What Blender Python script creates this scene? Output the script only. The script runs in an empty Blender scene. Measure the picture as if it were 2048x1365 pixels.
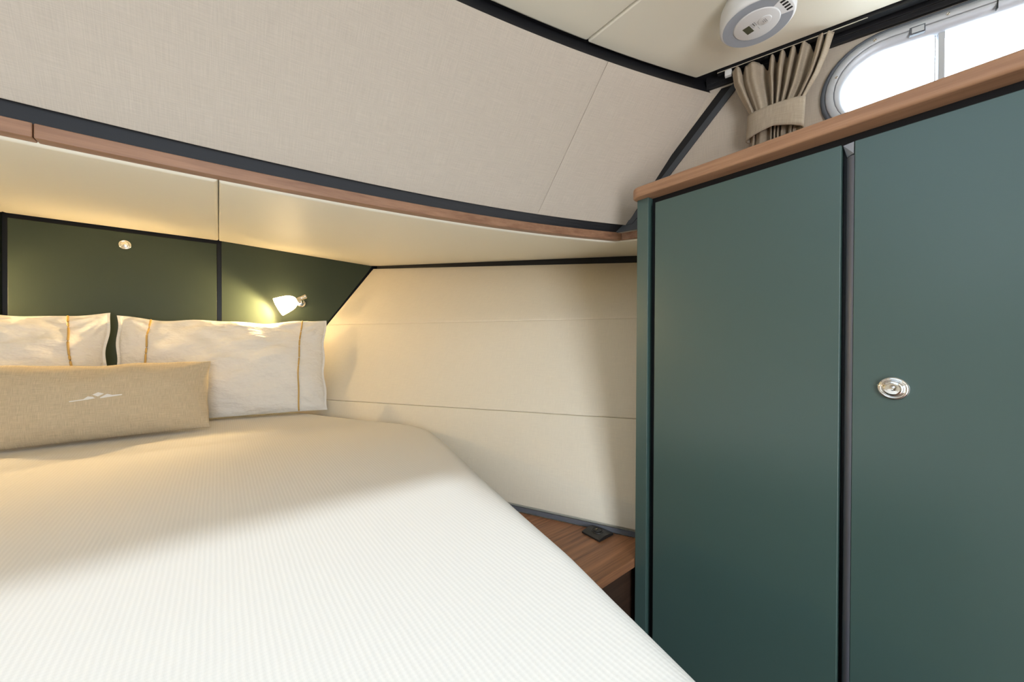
import bpy, bmesh, math, random
import numpy as np
from mathutils import Vector, Matrix
random.seed(7)
scn = bpy.context.scene
COL = scn.collection
DATUM = 1.25                       # heights below are written from this datum; floor is at -1.25
XC = -0.349                        # the boat's centreline
def V3(p): return Vector((p[0], p[1], p[2] + DATUM))
def mx(x): return 2 * XC - x       # mirror across the centreline

# ------------------------------------------------------------------ camera, sky, sun, exposure
cam = bpy.data.cameras.new('camera'); cam_ob = bpy.data.objects.new('camera', cam); COL.objects.link(cam_ob)
cam.sensor_width = 36; cam.lens = 13.008; cam.clip_start = 0.02
yaw, pitch, roll = math.radians(38.4), math.radians(-0.36), math.radians(0.25)
fw = Vector((math.sin(yaw) * math.cos(pitch), math.cos(yaw) * math.cos(pitch), math.sin(pitch)))
rt = Vector((math.cos(yaw), -math.sin(yaw), 0)); up = rt.cross(fw)
R_ = rt * math.cos(roll) + up * math.sin(roll); U_ = up * math.cos(roll) - rt * math.sin(roll)
M = Matrix((R_, U_, -fw)).transposed().to_4x4(); M.translation = (0, 0, DATUM)
cam_ob.matrix_world = M
scn.camera = cam_ob
vs = scn.view_settings
scn.display_settings.display_device = 'sRGB'
vs.view_transform = 'Standard'; vs.look = 'None'; vs.gamma = 1; vs.use_curve_mapping = False
vs.exposure = 0.12
SKY, SUN, LAMP = 11.5, 11.5, 20.0
w = bpy.data.worlds.new('sky'); scn.world = w; w.use_nodes = True
nt = w.node_tree; bg = nt.nodes['Background']
tc = nt.nodes.new('ShaderNodeTexCoord'); sx = nt.nodes.new('ShaderNodeSeparateXYZ'); rp = nt.nodes.new('ShaderNodeValToRGB')
nt.links.new(tc.outputs['Generated'], sx.inputs[0]); nt.links.new(sx.outputs['Z'], rp.inputs[0]); nt.links.new(rp.outputs[0], bg.inputs[0])
rp.color_ramp.elements[0].position = 0.0; rp.color_ramp.elements[0].color = (.70, .73, .77, 1)
rp.color_ramp.elements[1].position = 0.06; rp.color_ramp.elements[1].color = (.78, .89, 1, 1)
bg.inputs[1].default_value = SKY
sun = bpy.data.lights.new('sun', 'SUN'); sun.energy = SUN; sun.angle = math.radians(6); sun.color = (.94, .97, 1)
sun_ob = bpy.data.objects.new('sun', sun); COL.objects.link(sun_ob)
sun_ob.location = (-1, -1, 4)
sun_ob.rotation_euler = Vector((.14, .40, -1)).to_track_quat('-Z', 'Y').to_euler()
HX0, HX1, HY0, HY1 = -1.08, .38, -.55, .47          # unseen roof hatch, invented and sized to throw daylight on the bed
def portal(loc, rot, sx_, sy_):
    l = bpy.data.lights.new('portal', 'AREA'); l.shape = 'RECTANGLE'; l.size = sx_; l.size_y = sy_
    l.cycles.is_portal = True
    o = bpy.data.objects.new('portal', l); COL.objects.link(o); o.location = loc; o.rotation_euler = rot
    return o
portal(((HX0 + HX1) / 2, (HY0 + HY1) / 2, DATUM + .93), (0, 0, 0), HX1 - HX0, HY1 - HY0)

# ------------------------------------------------------------------ materials
def s2l(c):
    c = c / 255.
    return c / 12.92 if c <= .04045 else ((c + .055) / 1.055) ** 2.4
def rgb(r, g, b): return (s2l(r), s2l(g), s2l(b), 1)
def mat(name, col, rough=.5, metal=0, spec=.5, **kw):
    m = bpy.data.materials.new(name); m.use_nodes = True
    p = m.node_tree.nodes['Principled BSDF']
    p.inputs['Base Color'].default_value = col; p.inputs['Roughness'].default_value = rough
    p.inputs['Metallic'].default_value = metal; p.inputs['Specular IOR Level'].default_value = spec
    for k, v in kw.items(): p.inputs[k].default_value = v
    return m
def N(m, t, **kw):
    n = m.node_tree.nodes.new(t)
    for k, v in kw.items(): setattr(n, k, v)
    return n
def L(m, a, b): m.node_tree.links.new(a, b)
def coords(m, scale, kind='Object', rot=(0, 0, 0)):
    t = N(m, 'ShaderNodeTexCoord'); mp = N(m, 'ShaderNodeMapping')
    mp.inputs['Scale'].default_value = scale; mp.inputs['Rotation'].default_value = rot
    L(m, t.outputs[kind], mp.inputs[0]); return mp.outputs[0]
def noise(m, vec, scale, detail=3, rough=.6):
    n = N(m, 'ShaderNodeTexNoise'); n.inputs['Scale'].default_value = scale
    n.inputs['Detail'].default_value = detail; n.inputs['Roughness'].default_value = rough
    L(m, vec, n.inputs['Vector']); return n.outputs['Fac']
def ramp(m, fac, stops):
    r = N(m, 'ShaderNodeValToRGB'); L(m, fac, r.inputs[0]); e = r.color_ramp.elements
    while len(e) < len(stops): e.new(.5)
    for q, (p, c) in zip(e, stops): q.position = p; q.color = c
    return r.outputs[0]
def math_(m, op, a, b):
    n = N(m, 'ShaderNodeMath', operation=op)
    for i, v in enumerate((a, b)):
        if isinstance(v, (int, float)): n.inputs[i].default_value = v
        else: L(m, v, n.inputs[i])
    return n.outputs[0]
def bump(m, h, strength, dist):
    b = N(m, 'ShaderNodeBump'); b.inputs['Strength'].default_value = strength; b.inputs['Distance'].default_value = dist
    L(m, h, b.inputs['Height']); L(m, b.outputs[0], m.node_tree.nodes['Principled BSDF'].inputs['Normal'])
def base(m, sock): L(m, sock, m.node_tree.nodes['Principled BSDF'].inputs['Base Color'])
def shade(c, k): return (min(1, c[0] * k), min(1, c[1] * k), min(1, c[2] * k), 1)

def woven(name, col, kind='UV', amt=.14, sc=1.0, rough=.85, bstr=.25):
    m = mat(name, col, rough, spec=.2)
    a = noise(m, coords(m, (420 * sc, 14 * sc, 14 * sc), kind), 1, 3)
    b = noise(m, coords(m, (14 * sc, 420 * sc, 14 * sc), kind), 1, 3)
    s = math_(m, 'MULTIPLY', math_(m, 'ADD', a, b), .5)
    base(m, ramp(m, s, [(.36, shade(col, 1 - amt)), (.64, shade(col, 1 + amt))]))
    bump(m, s, bstr, .002)
    return m
def wood(name, c1, c2, axis=0, kind='Object', rough=.38, grain=1.0):
    m = mat(name, c1, rough, spec=.4)
    sc = [46 * grain] * 3; sc[axis] = 2.2 * grain
    n = noise(m, coords(m, sc, kind), 1, 5, .65)
    sc2 = [190 * grain] * 3; sc2[axis] = 5 * grain
    f = noise(m, coords(m, sc2, kind), 1, 3, .6)
    s = math_(m, 'ADD', math_(m, 'MULTIPLY', n, .72), math_(m, 'MULTIPLY', f, .28))
    base(m, ramp(m, s, [(.34, c1), (.5, tuple((a + b) / 2 for a, b in zip(c1, c2))), (.66, c2)]))
    bump(m, f, .12, .001)
    return m

GREEN = mat('green_satin_lacquer', rgb(64, 87, 82), .37, spec=.85)
_n = noise(GREEN, coords(GREEN, (1, 1, 1)), 900, 2); bump(GREEN, _n, .05, .0004)
GREEN_HEAD = mat('dark_green_satin_lacquer', rgb(54, 64, 53), .50, spec=.22)
_n = noise(GREEN_HEAD, coords(GREEN_HEAD, (1, 1, 1)), 900, 2); bump(GREEN_HEAD, _n, .05, .0004)
BLACK = mat('black_trim', rgb(22, 23, 26), .42, spec=.35)
BLACK_SOFT = mat('soft_black_trim', rgb(32, 32, 35), .5, spec=.4)
DARKGREY = mat('dark_grey_strip', rgb(62, 66, 72), .5)
CHARCOAL = mat('charcoal_profile', rgb(92, 94, 102), .33, spec=.7)
GREYSTRIP = mat('slate_grey_strip', rgb(98, 100, 108), .6)
FABRIC = woven('beige_linen_wallcloth', rgb(191, 179, 165), amt=.085, sc=1.4, bstr=.18)
HULLCLOTH = woven('cream_wallcloth', rgb(229, 219, 200), amt=.045, sc=1.3, bstr=.15)
CREAM = mat('cream_leatherette', rgb(234, 228, 211), .48, spec=.35)
_n = noise(CREAM, coords(CREAM, (1, 1, 1)), 420, 3); bump(CREAM, _n, .10, .0008)
WALNUT_RAIL = wood('walnut_rail', rgb(162, 121, 93), rgb(124, 87, 64), 0)
WALNUT_TOP = wood('walnut_wardrobe_top', rgb(186, 143, 110), rgb(146, 106, 79), 1)
WALNUT_SHELF = wood('walnut_shelf', rgb(176, 122, 84), rgb(106, 70, 48), 0, grain=.8)
WALNUT_DARK = wood('dark_walnut', rgb(70, 50, 38), rgb(44, 31, 24), 0)
CHROME = mat('polished_chrome', (.86, .85, .84, 1), .08, 1)
NICKEL = mat('brushed_nickel', (.72, .68, .63, 1), .25, 1)
WHITE_COTTON = mat('white_cotton', rgb(240, 236, 230), .8, spec=.2)
_n = noise(WHITE_COTTON, coords(WHITE_COTTON, (1, 1.6, 2.3), rot=(0, .6, 0)), 6.5, 4, .55); bump(WHITE_COTTON, _n, .6, .05)
GOLD = mat('gold_piping', rgb(206, 168, 96), .5)
LINEN = woven('natural_linen', rgb(203, 186, 158), 'UV', amt=.2, sc=1.6, rough=.9, bstr=.4)
WHITE_PRINT = mat('white_print', rgb(235, 232, 228), .7)
CURTAIN = woven('taupe_curtain_cloth', rgb(172, 158, 140), 'UV', amt=.16, sc=1.6, rough=.9, bstr=.4)
ALU = mat('pale_anodised_aluminium', rgb(186, 190, 198), .42, .35)
RUBBER = mat('grey_rubber_seal', rgb(92, 97, 106), .6)
WHITE_PLASTIC = mat('white_plastic', rgb(226, 226, 226), .45)
GREY_PLASTIC = mat('light_grey_plastic', rgb(164, 170, 180), .5)
BLACK_PLASTIC = mat('black_plastic', rgb(34, 33, 33), .42)
DARK_HOLE = mat('dark_slot', rgb(12, 12, 12), .8)
LCD = mat('lcd_screen', rgb(78, 80, 62), .25)
PRINT = mat('grey_print', rgb(150, 152, 156), .7)
CONTACT = mat('brass_contact', (.6, .5, .3, 1), .3, 1)
FLOORWOOD = wood('floor_wood', rgb(120, 86, 62), rgb(84, 58, 42), 1)
HULLPAINT = mat('white_gelcoat', rgb(228, 228, 224), .5)
MATTRESS = mat('mattress_ticking', rgb(228, 222, 212), .9)

def blanket_mat():
    m = mat('ribbed_bedspread', rgb(233, 227, 217), .92, spec=.12)
    uv = coords(m, (1, 1, 1), 'UV')
    s = N(m, 'ShaderNodeSeparateXYZ'); L(m, uv, s.inputs[0])
    wob = noise(m, uv, 14, 2)
    fx = math_(m, 'ADD', math_(m, 'MULTIPLY', s.outputs[0], 2 * math.pi / .0078), math_(m, 'MULTIPLY', wob, 2.5))
    rib = math_(m, 'SINE', fx, 0)
    cross = math_(m, 'SINE', math_(m, 'MULTIPLY', s.outputs[1], 2 * math.pi / .0062), 0)
    fine = noise(m, uv, 900, 2)
    h = math_(m, 'ADD', math_(m, 'ADD', math_(m, 'MULTIPLY', rib, .5), math_(m, 'MULTIPLY', cross, .22)), fine)
    c = rgb(233, 227, 217)
    nrm = math_(m, 'MULTIPLY', math_(m, 'ADD', h, .3), .6)
    base(m, ramp(m, nrm, [(.1, shade(c, .955)), (.9, shade(c, 1.02))]))
    bump(m, h, .20, .0013)
    return m
BLANKET = blanket_mat()
def glass_mat(name, tint):
    m = bpy.data.materials.new(name); m.use_nodes = True; t = m.node_tree; t.nodes.clear()
    o = t.nodes.new('ShaderNodeOutputMaterial'); mixs = t.nodes.new('ShaderNodeMixShader')
    tr = t.nodes.new('ShaderNodeBsdfTransparent'); gl = t.nodes.new('ShaderNodeBsdfGlossy'); gl.inputs['Roughness'].default_value = .02
    tr.inputs[0].default_value = tint; mixs.inputs[0].default_value = .06
    t.links.new(tr.outputs[0], mixs.inputs[1]); t.links.new(gl.outputs[0], mixs.inputs[2]); t.links.new(mixs.outputs[0], o.inputs[0])
    return m
GLASS = glass_mat('window_glass', (.95, .97, .97, 1))
SMOKED = glass_mat('smoked_acrylic', (.37, .39, .41, 1))  # tint dims the daylight coming through the added hatch
def emit(name, col, st):
    m = mat(name, (.9, .88, .84, 1), .4); p = m.node_tree.nodes['Principled BSDF']
    p.inputs['Emission Color'].default_value = col; p.inputs['Emission Strength'].default_value = st
    return m
WARM = (1, .70, .33, 1)
SHADE = emit('lit_opal_glass', (1, .70, .34, 1), 22)
BULB = emit('lit_bulb', (1, .8, .5, 1), 12)

# ------------------------------------------------------------------ builders
def tag(o, label=None, cat=None, group=None, kind=None):
    for k, v in (('label', label), ('category', cat), ('group', group), ('kind', kind)):
        if v: o[k] = v
    return o
def origin(o):
    p = o.location.copy(); q = o.parent
    while q: p += q.location; q = q.parent
    return p
def obj(name, verts, faces, m, parent=None, uvs=None, smooth=False, bevel=0, seg=2, solid=0, sub=0, org=None):
    vs_ = [V3(v) for v in verts]
    if org is None:
        lo = Vector([min(v[i] for v in vs_) for i in range(3)]); hi = Vector([max(v[i] for v in vs_) for i in range(3)])
        org = Vector(((lo.x + hi.x) / 2, (lo.y + hi.y) / 2, lo.z))
    else: org = V3(org)
    me = bpy.data.meshes.new(name); me.from_pydata([v - org for v in vs_], [], faces)
    if uvs is not None:
        ul = me.uv_layers.new(name='UVMap')
        for l in me.loops: ul.data[l.index].uv = uvs[l.vertex_index]
    bm = bmesh.new(); bm.from_mesh(me); bmesh.ops.recalc_face_normals(bm, faces=bm.faces); bm.to_mesh(me); bm.free()
    me.materials.append(m)
    for p in me.polygons: p.use_smooth = smooth
    o = bpy.data.objects.new(name, me); COL.objects.link(o)
    if parent: o.parent = parent; o.location = org - origin(parent)
    else: o.location = org
    if solid: md = o.modifiers.new('solid', 'SOLIDIFY'); md.thickness = solid; md.offset = 0
    if sub: md = o.modifiers.new('sub', 'SUBSURF'); md.levels = md.render_levels = sub
    if bevel:
        md = o.modifiers.new('bevel', 'BEVEL'); md.width = bevel; md.segments = seg; md.limit_method = 'ANGLE'; md.angle_limit = math.radians(40)
        for p in me.polygons: p.use_smooth = True
        md.harden_normals = True
    return o
def empty(name, loc, label, cat, group=None):
    o = bpy.data.objects.new(name, None); o.empty_display_size = .05; COL.objects.link(o); o.location = V3(loc)
    return tag(o, label, cat, group)
class MB:
    def __init__(s): s.v = []; s.f = []
    def add(s, v, f):
        b = len(s.v); s.v += [tuple(map(float, x)) for x in v]; s.f += [tuple(i + b for i in q) for q in f]; return s
    def box(s, a, b):
        x0, y0, z0 = a; x1, y1, z1 = b
        v = [(x0, y0, z0), (x1, y0, z0), (x1, y1, z0), (x0, y1, z0), (x0, y0, z1), (x1, y0, z1), (x1, y1, z1), (x0, y1, z1)]
        return s.add(v, [(0, 3, 2, 1), (4, 5, 6, 7), (0, 1, 5, 4), (1, 2, 6, 5), (2, 3, 7, 6), (3, 0, 4, 7)])
    def prism(s, poly, z0, z1):                 # plan polygon, z0/z1 numbers or per-vertex lists
        n = len(poly); a = z0 if hasattr(z0, '__len__') else [z0] * n; b = z1 if hasattr(z1, '__len__') else [z1] * n
        v = [(p[0], p[1], a[i]) for i, p in enumerate(poly)] + [(p[0], p[1], b[i]) for i, p in enumerate(poly)]
        f = [tuple(range(n - 1, -1, -1)), tuple(range(n, 2 * n))] + [(i, (i + 1) % n, n + (i + 1) % n, n + i) for i in range(n)]
        return s.add(v, f)
    def loft(s, rings, close=True, cap=True):
        k = len(rings[0]); v = [p for r in rings for p in r]; f = []
        for i in range(len(rings) - 1):
            for j in range(k if close else k - 1):
                f.append((i * k + j, i * k + (j + 1) % k, (i + 1) * k + (j + 1) % k, (i + 1) * k + j))
        if cap and close: f += [tuple(range(k)), tuple(range((len(rings) - 1) * k, len(rings) * k))]
        return s.add(v, f)
    def lathe(s, prof, c, ax, n=32, cap=True):  # prof: (distance along axis, radius)
        ax = np.array(ax, float); ax /= np.linalg.norm(ax); c = np.array(c, float)
        t = np.array([0, 0, 1.]) if abs(ax[2]) < .9 else np.array([1., 0, 0])
        e1 = np.cross(ax, t); e1 /= np.linalg.norm(e1); e2 = np.cross(ax, e1)
        rings = [[c + ax * d + (e1 * math.cos(2 * math.pi * k / n) + e2 * math.sin(2 * math.pi * k / n)) * max(r, 1e-4) for k in range(n)] for d, r in prof]
        return s.loft(rings, cap=cap)
    def tube(s, pts, r, n=8):
        pts = [np.array(p, float) for p in pts]; rings = []
        for i, p in enumerate(pts):
            d = pts[min(i + 1, len(pts) - 1)] - pts[max(i - 1, 0)]; d /= np.linalg.norm(d)
            t = np.array([0, 0, 1.]) if abs(d[2]) < .9 else np.array([0, 1., 0])
            a = np.cross(d, t); a /= np.linalg.norm(a); b = np.cross(d, a)
            rings.append([p + (a * math.cos(2 * math.pi * k / n) + b * math.sin(2 * math.pi * k / n)) * r for k in range(n)])
        return s.loft(rings)
    def obj(s, name, m, parent=None, **kw): return obj(name, s.v, s.f, m, parent, **kw)

INSIDE = np.array((XC, .3, .05))
def faces_away(S):
    n = np.cross(S(.51, .5) - S(.49, .5), S(.5, .51) - S(.5, .49)); return float(n @ (INSIDE - S(.5, .5))) < 0
def panel(name, S, m, parent, nu=24, nv=8, thick=.012, rnd=.004, flip=False, bulge=0, gap=.0008, org=None):
    """An upholstered panel over the surface S(u, v): rounded rim, real thickness, UVs in metres."""
    S_ = lambda u, v: np.array(S(u, v), float)
    flip = faces_away(S_)
    Lu = np.linalg.norm(S_(.5, .5) - S_(.49, .5)) * 100; Lv = np.linalg.norm(S_(.5, .5) - S_(.5, .49)) * 100
    def marks(n, Ln):
        e = [gap / Ln + k * rnd / Ln for k in (0, .12, .35, .65, 1)]
        return e + list(np.linspace(e[-1], 1 - e[-1], n)[1:-1]) + [1 - q for q in e[::-1]]
    us, vv = marks(nu, Lu), marks(nv, Lv); nU, nV = len(us), len(vv); verts = []; uvs = []; nrm = {}
    for i, u in enumerate(us):
        for j, v in enumerate(vv):
            e = 1e-3; u0, u1, v0, v1 = max(u - e, 0), min(u + e, 1), max(v - e, 0), min(v + e, 1)
            n = np.cross(S_(u1, v) - S_(u0, v), S_(u, v1) - S_(u, v0)); n /= np.linalg.norm(n)
            if flip: n = -n
            nrm[i, j] = n
            d = min(min(u, 1 - u) * Lu, min(v, 1 - v) * Lv) - gap
            q = 1 - min(max(d / rnd, 0), 1); drop = rnd * (1 - math.sqrt(max(0, 1 - q * q)))
            verts.append(S_(u, v) - n * drop + n * bulge * math.sin(math.pi * u) * math.sin(math.pi * v)); uvs.append((u * Lu, v * Lv))
    faces = [(i * nV + j, (i + 1) * nV + j, (i + 1) * nV + j + 1, i * nV + j + 1) for i in range(nU - 1) for j in range(nV - 1)]
    ring = [(i, 0) for i in range(nU)] + [(nU - 1, j) for j in range(1, nV)] + [(i, nV - 1) for i in range(nU - 2, -1, -1)] + [(0, j) for j in range(nV - 2, 0, -1)]
    b = len(verts)
    for i, j in ring: verts.append(verts[i * nV + j] - nrm[i, j] * thick); uvs.append(uvs[i * nV + j])
    k = len(ring)
    for a in range(k):
        i, j = ring[a]; i2, j2 = ring[(a + 1) % k]
        faces.append((i * nV + j, i2 * nV + j2, b + (a + 1) % k, b + a))
    return obj(name, verts, faces, m, parent, uvs=uvs, smooth=True, org=org)
def sheet(name, S, m, nu=30, nv=6, thick=.02, parent=None, flip=False):
    """A plain backing slab over S(u, v)."""
    top, bot = [], []; flip = faces_away(lambda a, b_: np.array(S(a, b_), float))
    for i in range(nu + 1):
        for j in range(nv + 1):
            u, v = i / nu, j / nv; e = 1e-3
            A = lambda a, b_: np.array(S(min(max(a, 0), 1), min(max(b_, 0), 1)), float)
            n = np.cross(A(u + e, v) - A(u - e, v), A(u, v + e) - A(u, v - e)); n /= np.linalg.norm(n)
            if flip: n = -n
            top.append(A(u, v)); bot.append(A(u, v) - n * thick)
    k = nv + 1; b = len(top)
    f = [(i * k + j, (i + 1) * k + j, (i + 1) * k + j + 1, i * k + j + 1) for i in range(nu) for j in range(nv)]
    f += [tuple(q + b for q in x[::-1]) for x in f]
    ring = [i * k for i in range(nu + 1)] + [nu * k + j for j in range(1, k)] + [i * k + nv for i in range(nu - 1, -1, -1)] + [j for j in range(nv - 1, 0, -1)]
    f += [(ring[a], ring[(a + 1) % len(ring)], b + ring[(a + 1) % len(ring)], b + ring[a]) for a in range(len(ring))]
    return tag(obj(name, top + bot, f, m, parent, smooth=False), kind='structure')
def lerp(a, b, t): return np.array(a, float) * (1 - t) + np.array(b, float) * t
def poly_at(pts, t):
    pts = [np.array(p, float) for p in pts]; d = [np.linalg.norm(b - a) for a, b in zip(pts, pts[1:])]; T = t * sum(d)
    for a, b, q in zip(pts, pts[1:], d):
        if T <= q or b is pts[-1]: return a + (b - a) * (T / q)
        T -= q
def mir(S): return lambda u, v: (lambda p: np.array((mx(p[0]), p[1], p[2])))(np.array(S(u, v), float))

# ------------------------------------------------------------------ plan curves of the cabin
def rail_y(x): d = x - XC; return 1.06 - .085 * d * d - .014 * d ** 4         # aft rail, seen from above
def ceil_y(x): d = x - XC; return .815 - .121 * d * d                          # aft edge of the ceiling panels
RC = np.array((1.139, .803))                                                   # rail corner
WE = np.array((.2639, -.9647)); WN = np.array((-.9647, -.2639))                # cabin-side wall: forward direction, inward normal
WO = np.array((1.2530, .3427))
def wall_pt(s, z, inn=0.0): p = WO + WE * s + WN * inn; return np.array((p[0], p[1], z))
HULL = [((1.68, 1.097, .396), (.802, 2.51, .463)), ((1.43, .932, .094), (.52, 2.51, .081)),
        ((1.25, .812, -.304), (.325, 2.51, -.351)), ((1.13, .739, -.665), (.25, 2.51, -.655))]
def hull_row(k, t): a, b = HULL[k]; return np.array(a) + (np.array(b) - np.array(a)) * t
def hull_S(k): return lambda u, v: lerp(hull_row(k, -1.35 + 2.346 * u), hull_row(k + 1, -1.35 + 2.346 * u), v)

# ------------------------------------------------------------------ shell
tag(MB().box((-4.2, -1.6, -1.31), (3.5, 3.2, -1.25)).obj('floor', FLOORWOOD), kind='structure')
OX0, OX1, OZ0, OZ1 = -.80, .10, -1.25, .66           # unseen doorway, added to let in fill light from behind
wf = tag(MB().box((-4.2, -1.66, -1.25), (OX0, -1.6, .95)).box((OX1, -1.66, -1.25), (3.5, -1.6, .95)).box((OX0, -1.66, OZ1), (OX1, -1.6, .95)).obj('wall_front', CREAM), kind='structure')
portal(((OX0 + OX1) / 2, -1.68, DATUM + (OZ0 + OZ1) / 2), (math.radians(90), 0, 0), OX1 - OX0, OZ1 - OZ0)
tag(MB().box((3.4, -1.6, -1.25), (3.5, 3.2, .62)).box((-4.2, -1.6, -1.25), (-4.1, 3.2, .62)).obj('wall_outer', HULLPAINT), kind='structure')  # unseen hull sides, put in to keep daylight out of the gaps
tag(MB().box((-4.2, 2.60, -1.25), (3.5, 2.70, .62)).obj('wall_back', BLACK), kind='structure')
# unseen deck around the raised cabin top, added to stop light leaks
inn, out = [], []
for i in range(25):
    x = mx(1.2) + (1.2 - mx(1.2)) * i / 24
    inn.append((x, rail_y(min(max(x, mx(1.139)), 1.139)) - .02, .56)); out.append((-4.2 + 7.7 * i / 24, 2.7, .62))
for i in range(1, 9):
    s = -.3 + 2.3 * i / 8; p = wall_pt(s, .44, -.02); inn.append(tuple(p)); out.append((3.5, 2.7 - 4.3 * i / 8, .60))
il = []; ol = []
for i in range(1, 9):
    s = -.3 + 2.3 * i / 8; p = wall_pt(s, .44, -.02); il.append((mx(p[0]), p[1], p[2])); ol.append((-4.2, 2.7 - 4.3 * i / 8, .60))
inn = il[::-1] + inn; out = ol[::-1] + out
tag(MB().loft([inn, out], close=False).obj('ceiling_deck', HULLPAINT, solid=.02), kind='structure')

# lower side walls: three cloth panels each over a backing
for side in ('right', 'left'):
    f = (lambda S: S) if side == 'right' else mir
    fl = side == 'left'
    back = (lambda u, v: poly_at([hull_row(k, -1.35 + 2.33 * u) for k in range(4)], v) + np.array((.014, .008, 0)))
    wl = sheet('wall_' + side, f(back), BLACK_SOFT, 16, 6, .03, flip=not fl)
    for k in range(3):
        panel('cloth_panel', f(hull_S(k)), HULLCLOTH, wl, 36, 10, .012, .005, flip=not fl, bulge=.004)
    lowS = lambda u, v: lerp(hull_row(3, -1.35 + 2.32 * u) + np.array((.012, .006, .012)), hull_row(3, -1.35 + 2.32 * u) + np.array((.012, .006, -.59)), v)
    sheet('wall_lower_' + side, f(lowS), CREAM, 12, 2, .03, flip=not fl)
    bb = lambda u, v: lerp(hull_row(3, -1.2 + 2.1 * u) + np.array((-.006, -.003, -.004)), hull_row(3, -1.2 + 2.1 * u) + np.array((-.009, -.0045, -.0185)), v)
    sheet('baseboard_' + side, f(bb), GREYSTRIP, 20, 1, .012, flip=not fl)
    # black strip between soffit and wall
    st = lambda u, v: lerp(hull_row(0, -1.35 + 2.33 * u) + np.array((.004, .004, .034)), hull_row(0, -1.35 + 2.33 * u) + np.array((.004, .004, -.004)), v)
    sheet('trim_' + ('5' if side == 'right' else '6'), f(st), BLACK, 24, 1, .02, flip=not fl)

# soffit under the deck: cream padded panels from the rail to the headboard and the side walls
def soff_in(u):
    if u < .62: x = u / .62 * RC[0]; return np.array((x, rail_y(x) + .024, .352))
    p = RC + np.array((.012, .022)) * (1 - (u - .62) / .38) + np.array((.02, 0)) * (u - .62) / .38 + WE * (u - .62) / .38 * 1.95; return np.array((p[0], p[1], .352))
def soff_out(u):
    if u < .42: return lerp((0, 2.512, .513), (.802, 2.512, .477), u / .42)
    return hull_row(0, 1 - (u - .42) / .58 * 2.3) + np.array((0, 0, .014 + .018 * min(1, (u - .42) / .25)))
def soff_S(u, v):
    p = lerp(soff_in(u), soff_out(u), v); return p
def soff_C(u, v):
    x = mx(0) + (0 - mx(0)) * u
    return lerp((x, rail_y(x) + .024, .352), (x, 2.512, .513), v)
sb = sheet('ceiling_aft', lambda u, v: (soff_C(u, v) + np.array((0, 0, .02))), BLACK_SOFT, 12, 8, .02, flip=False)
panel('soffit_panel', soff_C, CREAM, sb, 24, 24, .014, .010, flip=True)
panel('soffit_panel', soff_S, CREAM, sb, 64, 24, .014, .010, flip=True)
panel('soffit_panel', mir(soff_S), CREAM, sb, 64, 24, .014, .010, flip=False)

# wooden rail in boards, and the black strip over it
def board(path, name, m, parent, z0, z1, dep):
    rings = []
    for (x, y), (ox, oy) in path:
        rings.append([(x, y, z0), (x + ox * dep, y + oy * dep, z0), (x + ox * dep, y + oy * dep, z1), (x, y, z1)])
    return MB().loft(rings).obj(name, m, parent, bevel=.0022)
def arc_path(x0, x1, n=24, dy=0):
    r = []
    for i in range(n + 1):
        x = x0 + (x1 - x0) * i / n; dx = .3 * (x - XC) * .6
        r.append(((x, rail_y(x) + dy), ((.7 if x > 1.13 else -.7 if x < mx(1.13) else dx), 1)))
    return r
side_path = [((RC + WE * t)[0:2], (.7, 1) if t == 0 else (.9647, .2639)) for t in np.linspace(0, 2.0, 9)]
ml = lambda P: [((mx(p[0]), p[1]), (-o[0], o[1])) for p, o in P]
jx = -.262
tr = board(arc_path(jx + .0006, 1.139), 'trim_1', WALNUT_RAIL, None, .358, .385, .030); tag(tr, kind='structure')
board(arc_path(mx(1.139), jx - .0006), 'rail_board', WALNUT_RAIL, tr, .358, .385, .030)
board(side_path, 'rail_board', WALNUT_RAIL, tr, .358, .385, .030)
board(ml(side_path), 'rail_board', WALNUT_RAIL, tr, .358, .385, .030)
def fab_bot(x):
    k = min(1, abs(x - XC) / 1.5) ** 3; return np.array((x, rail_y(min(max(x, mx(1.16)), 1.16)) + .002 - .030 * k, .415 - .012 * k))
def fab_top(x): return np.array((x, ceil_y(x) + .0, .769))
def strip_S(u, v):
    x = mx(1.15) + (1.15 - mx(1.15)) * u
    return lerp(fab_bot(x) + np.array((0, .006, .004)), (x, rail_y(x) + .006, .383), v)
tb = sheet('trim_2', strip_S, BLACK_SOFT, 40, 3, .012, flip=False)

# sloping aft cabin wall: linen panels
def fab_S(a0, a1, b0, b1): return lambda u, v: lerp(fab_top(a0 + (a1 - a0) * u), fab_bot(b0 + (b1 - b0) * u), v)
wa = sheet('wall_aft', lambda u, v: fab_S(mx(1.25), 1.25, mx(1.19), 1.19)(u, v) + np.array((0, .020, .012)), BLACK, 40, 6, .03, flip=False)
panel('linen_panel', fab_S(mx(.845), .845, mx(.822), .822), FABRIC, wa, 60, 10, .012, .0016, gap=.0003, flip=False)
panel('linen_panel', fab_S(.845, 1.222, .822, 1.178), FABRIC, wa, 20, 10, .012, .0016, gap=.0003, flip=False)
panel('linen_panel', mir(fab_S(.845, 1.222, .822, 1.178)), FABRIC, wa, 20, 10, .012, .0016, gap=.0003, flip=True)

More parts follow.
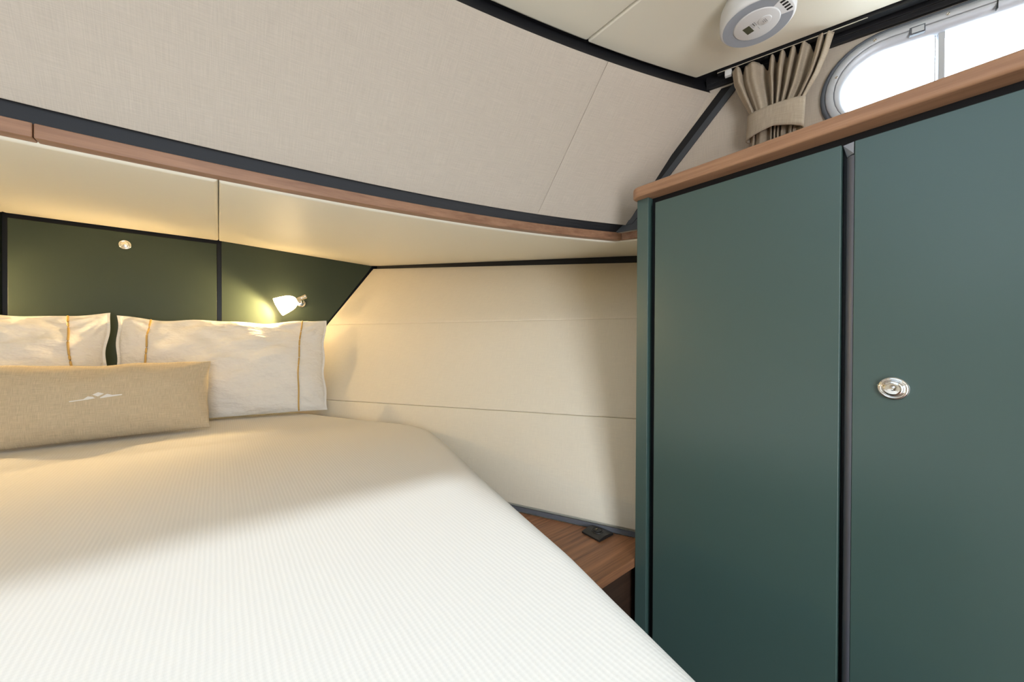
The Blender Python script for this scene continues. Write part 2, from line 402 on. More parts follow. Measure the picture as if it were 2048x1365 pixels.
# cabin-side walls with a long round-ended portlight
SC0, SC1, WZ = .205, .86, .642
def stadium(r, n=20):
    a = [(SC0 - r * math.sin(t), WZ + r * math.cos(t)) for t in np.linspace(0, math.pi, n)]
    b = [(SC1 + r * math.sin(t), WZ - r * math.cos(t)) for t in np.linspace(0, math.pi, n)]
    return a + b
def place(s, z, inn, left=False):
    p = wall_pt(s, z, inn); return (mx(p[0]), p[1], p[2]) if left else tuple(p)
def side_wall(name, left):
    loopO = [(-.52, .382), (1.95, .382), (1.95, .85), (-.02, .85), (-.30, .76), (-.50, .43)]
    loopI = stadium(.118)
    bm = bmesh.new(); es = []
    for lp in (loopO, loopI):
        vs_ = [bm.verts.new(V3(place(s, z, 0, left))) for s, z in lp]
        es += [bm.edges.new((vs_[i], vs_[(i + 1) % len(vs_)])) for i in range(len(vs_))]
    bmesh.ops.triangle_fill(bm, edges=es, use_beauty=True)
    me = bpy.data.meshes.new(name); bm.to_mesh(me); bm.free()
    v = [tuple(q.co - Vector((0, 0, DATUM))) for q in me.vertices]; f = [tuple(p.vertices) for p in me.polygons]
    uv = []
    for q in v:
        x = mx(q[0]) if left else q[0]; uv.append(((x - WO[0]) * WE[0] + (q[1] - WO[1]) * WE[1], q[2]))
    # thickness outwards
    k = len(v); out = Vector((-WN[0] if not left else WN[0], -WN[1], 0)) * .035
    v2 = [tuple(Vector(q) + out) for q in v]
    edges = {}
    for t in f:
        for a, b in zip(t, t[1:] + t[:1]): edges.setdefault(tuple(sorted((a, b))), []).append((a, b))
    rim = [e[0] for e in edges.values() if len(e) == 1]
    f2 = f + [tuple(i + k for i in t[::-1]) for t in f] + [(a, b, b + k, a + k) for a, b in rim]
    return tag(obj(name, v + v2, f2, FABRIC, None, uvs=uv + uv), kind='structure')
side_wall('wall_starboard', False); side_wall('wall_port', True)
def window(name, left):
    root = bpy.data.objects.new(name, None); COL.objects.link(root); root.empty_display_size = .05
    root.location = V3(place(.53, WZ - .13, 0, left)); tag(root, kind='structure')
    def ring(prof, nm, m):
        b = MB(); b.loft([[place(s, z, d, left) for s, z in stadium(r)] for r, d in prof] , cap=False)
        return b.obj(nm, m, root, smooth=True)
    ring([(.131, 0), (.131, .006), (.129, .009), (.122, .010), (.121, .004)], 'rubber_seal', RUBBER)
    fr = ring([(.1215, .004), (.1215, .0115), (.120, .0135), (.106, .0135), (.1048, .0125), (.1044, .006)], 'outer_frame', ALU)
    ring([(.1044, .006), (.1036, .0118), (.1015, .0128), (.0875, -.002), (.0855, -.006), (.085, -.034), (.119, -.034)], 'inner_frame', ALU)
    MB().loft([[place(s, z, d, left) for s, z in stadium(.088)] for d in (-.028, -.022)]).obj('glass_pane', GLASS, root)
    b = MB(); b.loft([[place(s, z, d, left) for s, z in ((.2895, .556), (.3005, .556), (.3005, .728), (.2895, .728))] for d in (-.021, -.006)])
    b.obj('sliding_stile', ALU, root, bevel=.001)
    b = MB(); b.loft([[place(s, z, d, left) for s, z in ((.2850, .556), (.2868, .556), (.2868, .728), (.2850, .728))] for d in (-.021, -.012)])
    b.obj('glazing_bead', ALU, root)
    for s, r in ((.106, None), (.178, .1125), (.300, .1125), (.385, .1125), (.47, .1125), (.60, .1125), (.74, .1125)):
        z = .688 if r is None else (WZ + .1125 if s > SC0 else WZ + .1125 * math.cos(math.asin((SC0 - s) / .1125)))
        sc = MB().lathe([(0, .0034), (.0012, .0034), (.0018, .0026), (.0014, .001), (.0012, .0005)], place(s, z, .013, left), (WN[0] if not left else -WN[0], WN[1], 0), 16).obj('screw', NICKEL, root, smooth=True)
        MB().box((-.0024, -.0003, -.0005), (.0024, .0003, .0005))
        c = np.array(place(s, z, .0149, left)); dx = (np.array((WE[0] if not left else -WE[0], WE[1], 0)) + np.array((0, 0, .8))); dx /= np.linalg.norm(dx)
        MB().tube([c - dx * .0026, c + dx * .0026], .0005, 6).obj('slot', DARK_HOLE, sc)
    for s in (.2385, .4635, .70):
        q = lambda a, z, d: place(a, z, d, left)
        h = MB().loft([[q(s, .7325, d), q(s + .026, .7325, d), q(s + .026, .751, d), q(s, .751, d)] for d in (.006, .0150)]).obj('latch', RUBBER, root, bevel=.001)
        MB().loft([[q(s + .003, .7355, d), q(s + .0235, .7355, d), q(s + .0235, .748, d), q(s + .003, .748, d)] for d in (.0150, .0162)]).obj('latch_button', ALU, h, bevel=.0006)
    b = MB(); b.loft([[place(s, z, d, left) for s, z in ((.372, WZ + .0875), (.3732, WZ + .0875), (.3732, WZ + .1215), (.372, WZ + .1215))] for d in (.004, .0139)])
    b.obj('frame_joint', DARK_HOLE, root)
    return root
window('window_1', False); window('window_2', True)
for left in (False, True):
    n = Vector((WN[0] if not left else -WN[0], WN[1], 0))
    c = Vector(place((SC0 + SC1) / 2, WZ, -.05, left)); c.z += DATUM
    q = n.to_track_quat('-Z', 'Y')
    portal(c, q.to_euler(), SC1 - SC0 + .18, .18)

# ceiling: black backing, cream padded panels, added roof hatch
def edge_pt(y): # starboard edge of the ceiling panels at y
    t = (.544 - y) / (.544 - .114); return 1.146 + (1.263 - 1.146) * t
ZB = .812
cb = MB()
def side_x(y): return (1.2988 - .2639 * y) / .9647 + .03
def slab4(x0, x1, y0, y1): cb.prism([(x0(y0), y0), (x1(y0), y0), (x1(y1), y1), (x0(y1), y1)], ZB, ZB + .05)
fs, fp, h0, h1 = side_x, (lambda y: mx(side_x(y))), (lambda y: HX0), (lambda y: HX1)
slab4(fp, fs, -1.6, HY0); slab4(fp, h0, HY0, HY1); slab4(h1, fs, HY0, HY1)
xs = np.linspace(fp(HY1), fs(HY1), 33); ae = [(x, max(ceil_y(x), HY1) + .03) for x in xs]
cb.prism([(fp(HY1), HY1), (fs(HY1), HY1)] + ae[::-1], ZB, ZB + .05)
ce = tag(cb.obj('ceiling', BLACK_SOFT), kind='structure')
def cpanel(poly): return MB().prism(poly, .800, ZB + .004).obj('ceiling_panel', CREAM, ce, bevel=.008, seg=4)
def arcpts(x0, x1, n=14): return [(x, ceil_y(x)) for x in np.linspace(x0, x1, n)]
g = .0015
SX = .7775
right = [(SX + g, -1.55), (edge_pt(-1.55), -1.55), (edge_pt(.544), .544)] + arcpts(SX + g, 1.142)[::-1]
cpanel(right); cpanel([(mx(a), b) for a, b in right][::-1])
cpanel([(HX1 + .03, -1.55), (SX - g, -1.55)] + arcpts(HX1 + .03, SX - g)[::-1])
cpanel([(mx(SX - g), -1.55), (HX0 - .03, -1.55)] + arcpts(mx(SX - g), HX0 - .03)[::-1])
cpanel([(HX0 - .027, HY1 + .03), (HX1 + .027, HY1 + .03)] + arcpts(HX0 - .027, HX1 + .027)[::-1])
cpanel([(HX0 - .027, -1.55), (HX1 + .027, -1.55), (HX1 + .027, HY0 - .03), (HX0 - .027, HY0 - .03)])
hf = MB()
for a, b in (((HX0 - .027, HY0 - .027), (HX1 + .027, HY0)), ((HX0 - .027, HY1), (HX1 + .027, HY1 + .027)), ((HX0 - .027, HY0), (HX0, HY1)), ((HX1, HY0), (HX1 + .027, HY1))):
    hf.box((a[0], a[1], .795), (b[0], b[1], .90))
hw = tag(hf.obj('window_added', ALU, None, bevel=.002), kind='structure')  # frame of the made-up hatch that lets in sun and sky
MB().box((HX0, HY0, .885), (HX1, HY1, .891)).obj('glass_pane', SMOKED, hw)
# black band between ceiling and linen wall, and along the cabin sides
def band_S(u, v):
    x = mx(1.27) + (1.27 - mx(1.27)) * u; return lerp((x, ceil_y(x) + .016, ZB + .002), (x, ceil_y(x) + .003, .7705), v)
sheet('trim_3', band_S, BLACK_SOFT, 40, 2, .015, flip=False)
for left, nm in ((False, 'trim_4'), (True, 'trim_7')):
    b = MB()
    b.loft([[place(s, z, d, left) for d, z in ((0, .777), (.010, .777), (.010, .790), (.014, .790), (.014, .814), (0, .814))] for s in (-.20, 1.9)])
    o = tag(b.obj(nm, BLACK_SOFT, None, bevel=.001), kind='structure')
    # corner strip down the joint of linen wall and side wall
    b = MB(); P = [(-.135, .765), (-.288, .606), (-.318, .540), (-.44, .405)]
    def cs(k):
        t = k / 12; A = np.array((-.130, .771)); B = np.array((-.4545, .404))
        return A + (B - A) * t
    def strip(a, b_, d, name, m):
        rr = []
        for k in range(13):
            s, z = cs(k); rr.append([place(s + a, z, 0, left), place(s + b_, z, 0, left), place(s + b_, z, d, left), place(s + a, z, d, left)])
        MB().loft(rr).obj(name, m, o)
    strip(.001, .024, .006, 'corner_strip', DARKGREY); strip(-.030, .001, .0015, 'corner_backing', BLACK)
    MB().loft([[place(s, z, d, left) for d, z in ((0, .383), (.004, .383), (.004, .420), (0, .420))] for s in (-.52, 1.9)]).obj('wall_strip', DARKGREY, o)

# ------------------------------------------------------------------ push latch (shared shape)
def latch(c, ax, parent):
    a = MB().lathe([(-.004, .0222), (.002, .0225), (.0045, .0215), (.0066, .0185), (.0066, .0165), (.0052, .0158), (.005, .0155)], c, ax, 40).obj('push_latch', CHROME, parent, smooth=True)
    MB().lathe([(.003, .0148), (.0078, .0146), (.0096, .0132), (.0104, .009), (.0098, .0045), (.0106, .003), (.0109, .0006)], c, ax, 32).obj('button', CHROME, a, smooth=True)
    return a

# ------------------------------------------------------------------ headboard
hb = empty('headboard', (XC, 2.56, -.6), 'dark green lacquered headboard with black joints behind the white pillows', 'headboard')
MB().box((mx(.95), 2.54, -.9), (.95, 2.59, .56)).obj('backing', BLACK, hb)
dr = MB().box((mx(-.008) + .002, 2.51, -.70), (-.0085, 2.541, .4945)).obj('door', GREEN_HEAD, hb, bevel=.0012)
latch((XC + .002, 2.511, .436), (0, -1, 0), dr)
def sidepanel(left):
    P = [(.012, -.70), (.238, -.70), (.322, -.351), (.5185, .081), (.8005, .4765), (.012, .5125)]
    if left: P = [(mx(a), b) for a, b in P]
    n = len(P); v = [(a, 2.51, b) for a, b in P] + [(a, 2.541, b) for a, b in P]
    MB().add(v, [tuple(range(n)), tuple(range(2 * n - 1, n - 1, -1))] + [(i, n + i, n + (i + 1) % n, (i + 1) % n) for i in range(n)]).obj('side_panel', GREEN_HEAD, hb, bevel=.0012)
sidepanel(False); sidepanel(True)

# ------------------------------------------------------------------ wardrobe
wd = empty('wardrobe', (1.08, .05, -1.25), 'tall grey-green wardrobe with flush doors under a walnut top', 'wardrobe')
YF = -.62
MB().box((1.036, YF, -1.20), (1.15, .650, .428)).obj('body', BLACK, wd)
MB().prism([(1.013, .6585), (1.013, .6205), (1.15, .6205), (1.15, .6585)], -1.25, .428).obj('corner_post', GREEN, wd, bevel=.0015)
MB().box((1.013, .180, -1.17), (1.034, .5985, .4055)).obj('door', GREEN, wd, bevel=.0016)
d2 = MB().box((1.013, -.335, -1.17), (1.034, .1600, .4055)).obj('door', GREEN, wd, bevel=.0016)
MB().box((1.013, YF, -1.17), (1.034, -.352, .4055)).obj('door', GREEN, wd, bevel=.0016)
latch((1.0125, .101, -.092), (-1, 0, 0), d2)
# rounded charcoal edge profile of the second door, with its mitred end piece
def prof(z0, z1, name, r=.014):
    c = (1.0135, .1602); P = [(c[0], c[1])] + [(1.013 + .016 * (1 - math.cos(t)), c[1] + r * math.sin(t)) for t in np.linspace(0, math.pi / 2, 8)] + [(1.034, c[1] + r), (1.034, c[1])]
    return MB().prism(P, z0, z1).obj(name, CHARCOAL, wd, bevel=.0004, seg=1)
prof(-1.17, .378, 'edge_profile')
MB().add([(1.0135, .161, .381), (1.0135, .161, .4045), (1.0165, .178, .4035), (1.026, .1735, .381), (1.034, .161, .381), (1.034, .161, .4045), (1.034, .178, .4035), (1.034, .1735, .381)],
         [(0, 1, 2, 3), (4, 7, 6, 5), (0, 3, 7, 4), (1, 5, 6, 2), (0, 4, 5, 1), (2, 6, 7, 3)]).obj('end_piece', mat('cap_window_reflection', rgb(150, 154, 162), .35), wd)  # paler grey puts the window's reflection into the end piece's colour
MB().box((1.040, YF, -1.25), (1.14, .645, -1.19)).obj('plinth', BLACK, wd)
# walnut top of the wardrobe
XT = .985; r = .034
P = [(XT, YF - .02)] + [(XT + r - r * math.cos(t), .636 + r * math.sin(t)) for t in np.linspace(0, math.pi / 2, 10)] 
bx = [wall_pt(s, 0, .006)[:2] for s in (-.33, 0, 1.0)]
P += [tuple(q) for q in bx] 
tp = MB().prism(P[::-1], .428, .4585).obj('worktop', WALNUT_TOP, None, bevel=.006, seg=4)
tag(tp, 'walnut worktop with rounded corner lying on the green wardrobe', 'worktop')

# ------------------------------------------------------------------ bedside shelf and socket
sh = empty('bedside_shelf', (.9, 1.1, -1.25), 'low walnut bedside shelf between the bed and the cream side wall', 'shelf')
P = [(.600, .661), (1.160, .661), (1.112, .745), (.868, 1.238), (.742, 1.238), (.655, .89)]
MB().prism(P, -.712, -.6835).obj('shelf_top', WALNUT_SHELF, sh, bevel=.0012)
MB().box((.618, .685, -1.25), (1.12, .703, -.712)).obj('front_panel', WALNUT_DARK, sh)
MB().box((1.095, .703, -1.25), (1.112, .745, -.712)).obj('end_panel', WALNUT_DARK, sh)
so = empty('usb_socket', (1.040, .825, -.6835), 'square black charging socket set on the walnut bedside shelf', 'socket')
bm_ = MB(); rings = []
for i in range(9):
    t = -1 + 2 * i / 8; x = 1.040 + .0385 * t; hgt = .006 + .006 * (1 - t * t)
    rings.append([(x, .825 - .0385, -.6835), (x, .825 + .0385, -.6835), (x, .825 + .0385, -.6835 + hgt), (x, .825 - .0385, -.6835 + hgt)])
bm_.loft(rings).obj('cover_plate', BLACK_PLASTIC, so, bevel=.001)
MB().lathe([(0, .021), (.0128, .021), (.0136, .020), (.0136, .0175), (.0118, .0168), (.0118, .0)], (1.040, .825, -.6835), (0, 0, 1), 32).obj('bezel', BLACK_PLASTIC, so, smooth=True)
MB().lathe([(.011, .0135), (.0142, .0133), (.0150, .012), (.0150, .0)], (1.040, .825, -.6835), (0, 0, 1), 32).obj('insert', BLACK_PLASTIC, so, smooth=True)
pt = MB().box((1.0335, .8265, -.6685), (1.0475, .8330, -.6679)).obj('usb_port', DARK_HOLE, so)
MB().box((1.0355, .8290, -.6679), (1.0455, .8310, -.6674)).obj('contact', CONTACT, pt)

# ------------------------------------------------------------------ bed
YS = [.02, .2, .35, .48, .65, .89, 1.29, 1.50, 1.62, 1.75, 1.90, 2.10, 2.30, 2.47]
XS = [.425, .462, .500, .536, .572, .626, .718, .752, .735, .672, .590, .482, .372, .290]
def edge_x(y): return float(np.interp(y, YS, XS))
def base_x(y): return 1.13 - (y - .739) * (1.13 - .25) / (2.51 - .739)
def low_x(y): return min(edge_x(y), base_x(y) - .03)
bd = empty('bed', (XC, 1.25, -1.25), 'island bed with pale mattress between headboard and wardrobe', 'bed')
ys = np.linspace(.10, 2.44, 24)
def outline(inset): 
    a = [(low_x(y) - inset, y) for y in ys]; return a + [(mx(x), y) for x, y in a[::-1]]
MB().prism(outline(.16), -1.25, -.72).obj('bed_base', WALNUT_DARK, bd)
MB().prism(outline(.035), -.72, -.43).obj('mattress', MATTRESS, bd, bevel=.03, seg=3)
def bedspread():
    yy = list(np.linspace(.02, .12, 8)) + list(np.linspace(.14, 2.47, 100)); rr = .062; verts = []; uv = []
    cols = []
    for t in np.linspace(0, 1, 7)[:-1]: cols.append(('skirt', t))
    for t in np.linspace(-1, 1, 81): cols.append(('top', t))
    for t in np.linspace(0, 1, 7)[1:]: cols.append(('skirt2', t))
    def h(x, y):
        # soft unevenness of the quilted surface, small ridges near the pillows
        q = .004 * math.sin(3.1 * x + 1.3 * y) + .003 * math.sin(5.3 * y - 2.2 * x + 1)
        q += .006 * math.exp(-((y - 1.86 + .10 * x) / .035) ** 2) * (1 if x < .25 else math.exp(-((x - .25) / .12) ** 2))
        q += .004 * math.exp(-((y - 1.74 + .16 * x) / .04) ** 2) * math.exp(-((x + .1) / .35) ** 2)
        return q
    def drop(d):
        q = 1 - min(max(d / rr, 0), 1); return rr * (1 - math.sqrt(max(0, 1 - q * q)))
    rows = [('f', t) for t in np.linspace(1, 0, 6)[:-1]] + [('y', y) for y in yy]
    for k, q in rows:
        y = .02 if k == 'f' else q; ex = edge_x(y)
        for c, t in cols:
            if c == 'top':
                s = math.copysign(1 - (1 - abs(t)) ** 1.6, t) if False else t
                x = XC + (ex - XC) * math.sin(s * math.pi / 2) if abs(s) > 0 else XC
                d = min((ex - XC) - abs(x - XC), 9); dy = y - .02
                z = -.400 + h(x, y) - max(drop(d), drop(dy) if dy < rr else 0) 
                if k == 'f': z = -.462 - .34 * q
            else:
                tt = (1 - t) if c == 'skirt' else t
                lx = ex + (low_x(y) - ex) * min(1, tt * 2)
                x = (mx(lx) if c == 'skirt' else lx); fl = (.010 + .006 * math.sin(y * 19)) * tt * (1 if y < 1.2 else 0)
                x += -fl if c == 'skirt' else fl
                z = -.462 - .34 * tt
                if k == 'f': z = -.462 - .34 * max(tt, q)
            verts.append((x, y - (.008 * q if k == 'f' else 0), z)); uv.append((x + (z if c != 'top' else 0), y if k == 'y' else .02 - q * .34))
    nC = len(cols); f = [(i * nC + j, i * nC + j + 1, (i + 1) * nC + j + 1, (i + 1) * nC + j) for i in range(len(rows) - 1) for j in range(nC - 1)]
    o = obj('bedspread', verts, f, BLANKET, None, uvs=uv, smooth=True, solid=.004)
    return tag(o, 'beige finely ribbed bedspread covering the whole bed', 'bedspread')
bedspread()

# ------------------------------------------------------------------ pillows
def pillow_fn(c, W, Hh, T, lean, seed, sag=.03, corner=.06, rotz=0, wr=.004, flange=True):
    """Returns the front/back surface of a stuffed pillow standing on its long side."""
    rnd = np.random.RandomState(seed); ph = rnd.rand(12) * 6.28
    ca, sa = math.cos(lean), math.sin(lean); cz, sz = math.cos(rotz), math.sin(rotz)
    def P(u, v, side, off=0):
        w = W / 2 * (1 - corner * .5 * (1 - v * v)); hh = Hh / 2 * (1 - corner * (1 - u * u) * (1 if v > 0 else .35))
        x = u * w + (.004 if flange else .0012) * math.sin(9 * v + ph[8]) * abs(u) ** 3; y = v * hh + .006 * (math.sin(6.5 * u + ph[9]) + .5 * math.sin(13 * u + ph[10])) * (v if v > 0 else 0) ** 2 * (1 if flange else .5)
        fu = max(0, 1 - abs(u) ** 2.6); fv = max(0, 1 - abs(v) ** 2.4)
        if flange: fu = max(0, 1 - (abs(u) / .97) ** 3.2)
        th = T / 2 * (fu * fv) ** .62
        wrk = wr * (math.sin(7 * u + 5 * v + ph[0]) * .5 + math.sin(11 * u - 9 * v + ph[1]) * .35 + math.sin(19 * u + 13 * v + ph[2]) * .25 + math.sin(5 * u - 17 * v + ph[3]) * .3) * min(1, fu * fv * 3)
        # creases radiating from the corners
        for (cu, cv) in ((-1, -1), (1, -1), (-1, 1), (1, 1)):
            a = math.atan2((v - cv) * Hh, (u - cu) * W); d = math.hypot((u - cu) * W, (v - cv) * Hh)
            wrk += wr * .7 * math.sin(a * 16 + ph[4 + (cu > 0) + 2 * (cv > 0)]) * math.exp(-((d - .16) / .10) ** 2) * min(1, fu * fv * 5)
        n = side * (th + off) + wrk * (1 if side > 0 else .3)
        X, Y, Z = x, -n * ca + y * sa, y * ca + n * sa            # front faces -Y, top leans to +Y
        X, Y = X * cz - Y * sz, X * sz + Y * cz
        return np.array((c[0] + X, c[1] + Y, c[2] + Z))
    return P
def pillow_mesh(name, P, m, parent, nu=96, nv=52):
    us = np.sin(np.linspace(-1, 1, nu) * math.pi / 2); vv = np.sin(np.linspace(-1, 1, nv) * math.pi / 2)
    v = [P(a, b, 1) for a in us for b in vv] + [P(a, b, -1) for a in us for b in vv]; uv = [(a * .35, b * .2) for a in us for b in vv] * 2
    f = [(i * nv + j, (i + 1) * nv + j, (i + 1) * nv + j + 1, i * nv + j + 1) for i in range(nu - 1) for j in range(nv - 1)]
    k = nu * nv; f += [tuple(q + k for q in t[::-1]) for t in f]
    bm = bmesh.new(); bv = [bm.verts.new(V3(q)) for q in v]
    for t in f:
        bm.faces.new([bv[q] for q in t])
    uvl = bm.loops.layers.uv.new('UVMap'); bm.verts.index_update()
    for fc in bm.faces:
        for l in fc.loops: l[uvl].uv = uv[l.vert.index]
    bmesh.ops.remove_doubles(bm, verts=bm.verts, dist=.0004); bmesh.ops.recalc_face_normals(bm, faces=bm.faces)
    org = origin(parent); bmesh.ops.translate(bm, vec=-org, verts=bm.verts)
    me = bpy.data.meshes.new(name); bm.to_mesh(me); bm.free(); me.materials.append(m)
    for p in me.polygons: p.use_smooth = True
    o = bpy.data.objects.new(name, me); COL.objects.link(o); o.parent = parent
    return o
def pillow(c, seed, label, rotz=0, pu=((-.74, .018), (.70, .018)), W=.845):
    P = pillow_fn(c, W, .502, .15, math.radians(15), seed, rotz=rotz, wr=.010, corner=.07)
    rt_ = empty('pillow', (c[0], c[1], -.40), label, 'pillow', 'white pillows against the headboard')
    pillow_mesh('pillowcase', P, WHITE_COTTON, rt_)
    for k, sl in pu:
        MB().tube([P(k + sl * (v if sl > 0 else v - 1), v, 1, .0042) for v in np.linspace(-.985, .985, 64)], .0036, 8).obj('piping', GOLD, rt_, smooth=True)
    return rt_
pillow((.050, 2.312, -.147), 3, 'white pillow with gold piping right of the gap, under the lit reading lamp', math.radians(-8), W=.855)
pillow((-.768, 2.315, -.142), 5, 'white pillow with gold piping at the left edge of the picture', math.radians(6), pu=((-.74, .018), (.69, -.07)), W=.80)

bo = empty('bolster_cushion', (XC, 2.07, -.40), 'oblong beige linen cushion with a white winged emblem, in front of the pillows', 'cushion')
BP = pillow_fn((XC - .002, 2.075, -.243), .645, .290, .15, math.radians(12), 11, corner=.055, wr=.0022, flange=False)
pillow_mesh('cushion_cover', BP, LINEN, bo)
em = MB()
def emb(poly):
    pts = []
    for (a, b), (a2, b2) in zip(poly, poly[1:] + poly[:1]):
        pts += [(a, b), ((a + a2) / 2, (b + b2) / 2)]
    K = .000315; KB = .00040
    fr = [BP((a - 790) * K / .3225, .07 + (868 - b) * KB / .145, 1, .0016) for a, b in pts]; bk = [BP((a - 790) * K / .3225, .07 + (868 - b) * KB / .145, 1, -.0015) for a, b in pts]
    n = len(pts); em.add(fr + bk, [tuple(range(n))] + [(i, (i + 1) % n, n + (i + 1) % n, n + i) for i in range(n)])
emb([(757, 849), (803, 828), (852, 845), (802, 870)])
emb([(577, 896), (688, 887), (722, 863), (762, 869), (780, 885), (722, 894), (577, 905)])
emb([(818, 882), (878, 849), (920, 863), (1004, 860), (1003, 870), (905, 880), (825, 888)])
em.obj('emblem', WHITE_PRINT, bo)

# ------------------------------------------------------------------ reading lamps
def lamp(left, label):
    f = (lambda p: (mx(p[0]), p[1], p[2])) if left else (lambda p: p)
    g_ = (lambda p: (-p[0], p[1], p[2])) if left else (lambda p: p)
    root = empty('reading_lamp', f((.384, 2.51, .205)), label, 'lamp', 'reading lamps on the headboard')
    A = np.array((.349, 2.412, .216)); B = np.array((.258, 2.412, .1695)); ax = B - A; Ln = np.linalg.norm(ax); ax /= Ln
    MB().lathe([(0, .025), (.004, .025), (.009, .022), (.012, .015), (.013, .004)], f((.384, 2.509, .205)), (0, -1, 0), 32).obj('wall_plate', CHROME, root, smooth=True)
    MB().tube([f((.384, 2.502, .205)), f((.384, 2.47, .208)), f((.378, 2.435, .222)), f((.372, 2.418, .229))], .0055, 12).obj('arm', CHROME, root, smooth=True)
    MB().lathe([(-.052, .0), (-.052, .0125), (-.050, .0138), (-.040, .0138), (-.039, .0126), (-.036, .0126), (-.035, .0138), (-.032, .0138), (-.031, .0128), (.004, .0128), (.006, .018), (.012, .018)],
               f(A), g_(ax), 28).obj('lamp_holder', NICKEL, root, smooth=True)
    prof_ = [(.004, .0165), (.012, .027), (.026, .0365), (.045, .0430), (.07, .0475), (.09, .0500), (Ln, .0515)]
    sp = prof_ + [(Ln, .0495), (.09, .048), (.07, .0455), (.045, .041), (.026, .0345), (.014, .026)]
    MB().lathe(sp, f(A), g_(ax), 40, cap=False).obj('lamp_shade', SHADE, root, smooth=True)
    MB().lathe([(.012, .006), (.03, .009), (.042, .012), (.052, .0105), (.058, .005), (.059, .0)], f(A), g_(ax), 20).obj('bulb', BULB, root, smooth=True)
    l = bpy.data.lights.new('lamp_light', 'POINT'); l.energy = LAMP; l.color = WARM[:3]; l.shadow_soft_size = .012
    o = bpy.data.objects.new('lamp_light', l); COL.objects.link(o); o.location = V3(f(A + ax * .072))
lamp(False, 'lit reading lamp with white glass shade on the green headboard beside the cream wall')
lamp(True, 'lit reading lamp with white glass shade on the headboard beyond the left pillow')

# ------------------------------------------------------------------ curtain, track, tieback
CI = .040
CW = lambda s, z, d=0: wall_pt(s, z, CI + d)
ct = empty('curtain', tuple(CW(-.02, .47)), 'taupe curtain gathered by a cloth tieback beside the oval window', 'curtain')
zk = [.787, .74, .70, .645, .568, .520, .462]
lk = [-.128, -.122, -.108, -.084, -.080, -.084, -.090]; rk = [.0985, .086, .070, .038, .022, .024, .030]
ak = [.016, .018, .018, .011, .009, .011, .012]
fold_c = [(.0, 0), (.06, 1), (.11, -.6), (.15, .4), (.22, 1.0), (.33, -.2), (.40, -.9), (.44, 1), (.485, -1), (.53, 1.1), (.575, -.9), (.62, 1), (.665, -1), (.71, .9), (.76, -.1), (.83, -1), (.865, .9), (.89, 1.1), (.915, -.8), (.945, 1), (1.0, .2)]
fa = [a for a, _ in fold_c]; fv_ = [b for _, b in fold_c]
def fold(a):
    i = max(0, min(len(fa) - 2, int(np.searchsorted(fa, a)) - 1)); t = (a - fa[i]) / (fa[i + 1] - fa[i]); t = t * t * (3 - 2 * t)
    return fv_[i] * (1 - t) + fv_[i + 1] * t
nb, na = 40, 150; v = []; uv = []
for j in range(nb + 1):
    z = .787 + (.462 - .787) * j / nb
    zz, ll, rr_, aa = zk[::-1], lk[::-1], rk[::-1], ak[::-1]
    l_, r_, am = np.interp(z, zz, ll), np.interp(z, zz, rr_), np.interp(z, zz, aa)
    pinch = 1 - abs(z - .606) / .19
    for i in range(na + 1):
        a = i / na; fo = fold(a)
        swirl = .012 * math.sin(9 * a + 14 * (z - .7)) * (1 - max(0, min(1, pinch)) * .6)
        s = l_ + (r_ - l_) * a + swirl * .35 * math.sin(math.pi * a)
        top_sag = .016 * max(0, -fo) * max(0, 1 - j / 6) * (1.6 if a < .42 or a > .7 else .6) 
        v.append(CW(s, z - top_sag, am * fo + .006 * math.sin(5 * a + 20 * z))); uv.append((a * .5, z))
f = [(j * (na + 1) + i, j * (na + 1) + i + 1, (j + 1) * (na + 1) + i + 1, (j + 1) * (na + 1) + i) for j in range(nb) for i in range(na)]
obj('curtain_cloth', v, f, CURTAIN, ct, uvs=uv, smooth=True, solid=.0016)
v = []; uv = []; n1, n2 = 56, 8
for j in range(n2 + 1):
    t = j / n2
    for i in range(n1):
        a = 2 * math.pi * i / n1; s = -.024 + .063 * math.cos(a); d = .030 * math.sin(a)
        s += .004 * t * -1 + (.002 if math.cos(a) > .9 else 0)
        lo = .566 - .010 * math.cos(a) * 0 + .012 * (1 - abs(math.cos(a))) * (1 if d > 0 else 0); hi = .642 + .004 * math.cos(a) - .006 * math.sin(a)
        e = .0012 * math.cos(t * math.pi) ** 8
        v.append(CW(s, hi + (lo - hi) * t, d + .006 + e)); uv.append((a * .05, t * .08))
f = [(j * n1 + i, j * n1 + (i + 1) % n1, (j + 1) * n1 + (i + 1) % n1, (j + 1) * n1 + i) for j in range(n2) for i in range(n1)]
obj('tieback', v, f, CURTAIN, ct, uvs=uv, smooth=True, solid=.003)
tk = empty('curtain_track', tuple(CW(.2, .795)), 'black curtain track running along the ceiling edge above the window', 'curtain track')
b = MB(); b.loft([[CW(s, z, d) for d, z in ((-.009, .792), (-.009, .811), (.009, .811), (.009, .792))] for s in (-.165, 1.3)]); b.obj('rail', BLACK, tk)
b = MB(); b.loft([[CW(s, z, d) for d, z in ((.0092, .7905), (.0092, .7925), (.0104, .7925), (.0104, .7905))] for s in (-.165, .16)]); b.obj('bright_edge', CHROME, tk)
MB().loft([[CW(s, z, d) for s, z in ((-.146, .776), (-.130, .776), (-.128, .790), (-.134, .796), (-.146, .794))] for d in (-.004, .008)]).obj('end_stop', WHITE_PLASTIC, tk, bevel=.001)
for s in (-.118, -.085, -.045, -.012, .012, .035, .07, .09):
    MB().loft([[CW(s + q * .004, z, d * .004) for q, d in ((-1, -1), (1, -1), (1, 1), (-1, 1))] for z in (.789, .797)]).obj('glider', BLACK_PLASTIC, tk)

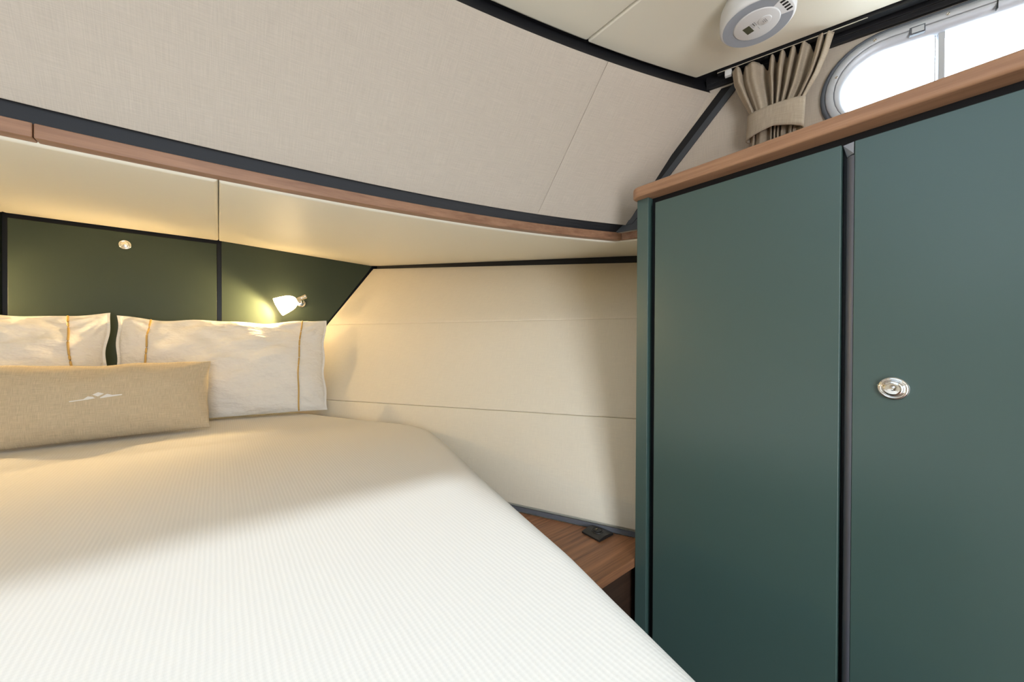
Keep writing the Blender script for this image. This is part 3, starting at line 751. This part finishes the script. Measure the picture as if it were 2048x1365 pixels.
# ------------------------------------------------------------------ carbon monoxide alarm on the ceiling
AC = np.array((.987, .329)); dn = np.array((.10, .995)); dn /= np.linalg.norm(dn); sd = np.array((dn[1], -dn[0]))
al = empty('smoke_alarm', (AC[0], AC[1], .740), 'round white alarm with grey ring and small display on the ceiling', 'alarm')
def A3(a, b, z): p = AC + sd * a + dn * b; return (p[0], p[1], z)
MB().lathe([(-.060, .066), (-.046, .067), (-.044, .064), (-.042, .064)], (AC[0], AC[1], .740), (0, 0, -1), 56).obj('mounting_base', WHITE_PLASTIC, al, smooth=True)
MB().lathe([(-.043, .066), (-.043, .0735), (-.030, .0752), (-.012, .0757), (-.004, .0748), (0, .0715), (.0005, .0705), (.0005, .0)], (AC[0], AC[1], .740), (0, 0, -1), 64).obj('housing', WHITE_PLASTIC, al, smooth=True)
# grey ring, open at the top where the vents are
rings = []
for k in range(61):
    t = math.radians(-90 + 24 + (360 - 48) * k / 60)
    d = lambda r_, z: A3(r_ * math.cos(t), r_ * math.sin(t), z)
    rings.append([d(.0690, .7400), d(.0690, .7388), d(.0470, .7388), d(.0470, .7400)])
MB().loft(rings).obj('grey_ring', GREY_PLASTIC, al)
MB().lathe([(0, .0462), (.0022, .0458), (.003, .044), (.003, 0)], (AC[0], AC[1], .740), (0, 0, -1), 56).obj('face_plate', WHITE_PLASTIC, al, smooth=True)
def slab(a0, a1, b0, b1, z0, z1, nm, m, par=al): return MB().loft([[A3(a0, b0, z), A3(a1, b0, z), A3(a1, b1, z), A3(a0, b1, z)] for z in (z0, z1)]).obj(nm, m, par)
slab(-.0125, .0125, .0105, .0250, .737, .7366, 'display', LCD)
p = A3(0, -.0175, .737); MB().lathe([(0, .0135), (.0012, .0130), (.0016, .012), (.0016, 0)], p, (0, 0, -1), 32).obj('test_button', WHITE_PLASTIC, al, smooth=True)
pr = MB()
for a0, a1, b0, b1 in ((-.006, .006, -.0210, -.0200), (-.006, .006, -.0180, -.0170), (-.004, .004, -.0150, -.0140), (-.014, .001, -.0010, 0), (.006, .017, 0, .0007), (-.014, .004, .0060, .0066), (-.014, .003, .0080, .0086)):
    z = .7353 if b1 < 0 else .7369
    pr.loft([[A3(a0, b0, q), A3(a1, b0, q), A3(a1, b1, q), A3(a0, b1, q)] for q in (z, z - .0002)])
pr.obj('small_print', PRINT, al)
slab(-.0125, -.0005, .0023, .0041, .737, .7367, 'indicator_bar', mat('dark_grey_print', rgb(110, 112, 112), .6))
for a in (-.016, -.0055, .005, .0155):
    slab(a - .0028, a + .0028, -.066, -.055, .7396, .7392, 'vent_slot', DARK_HOLE)
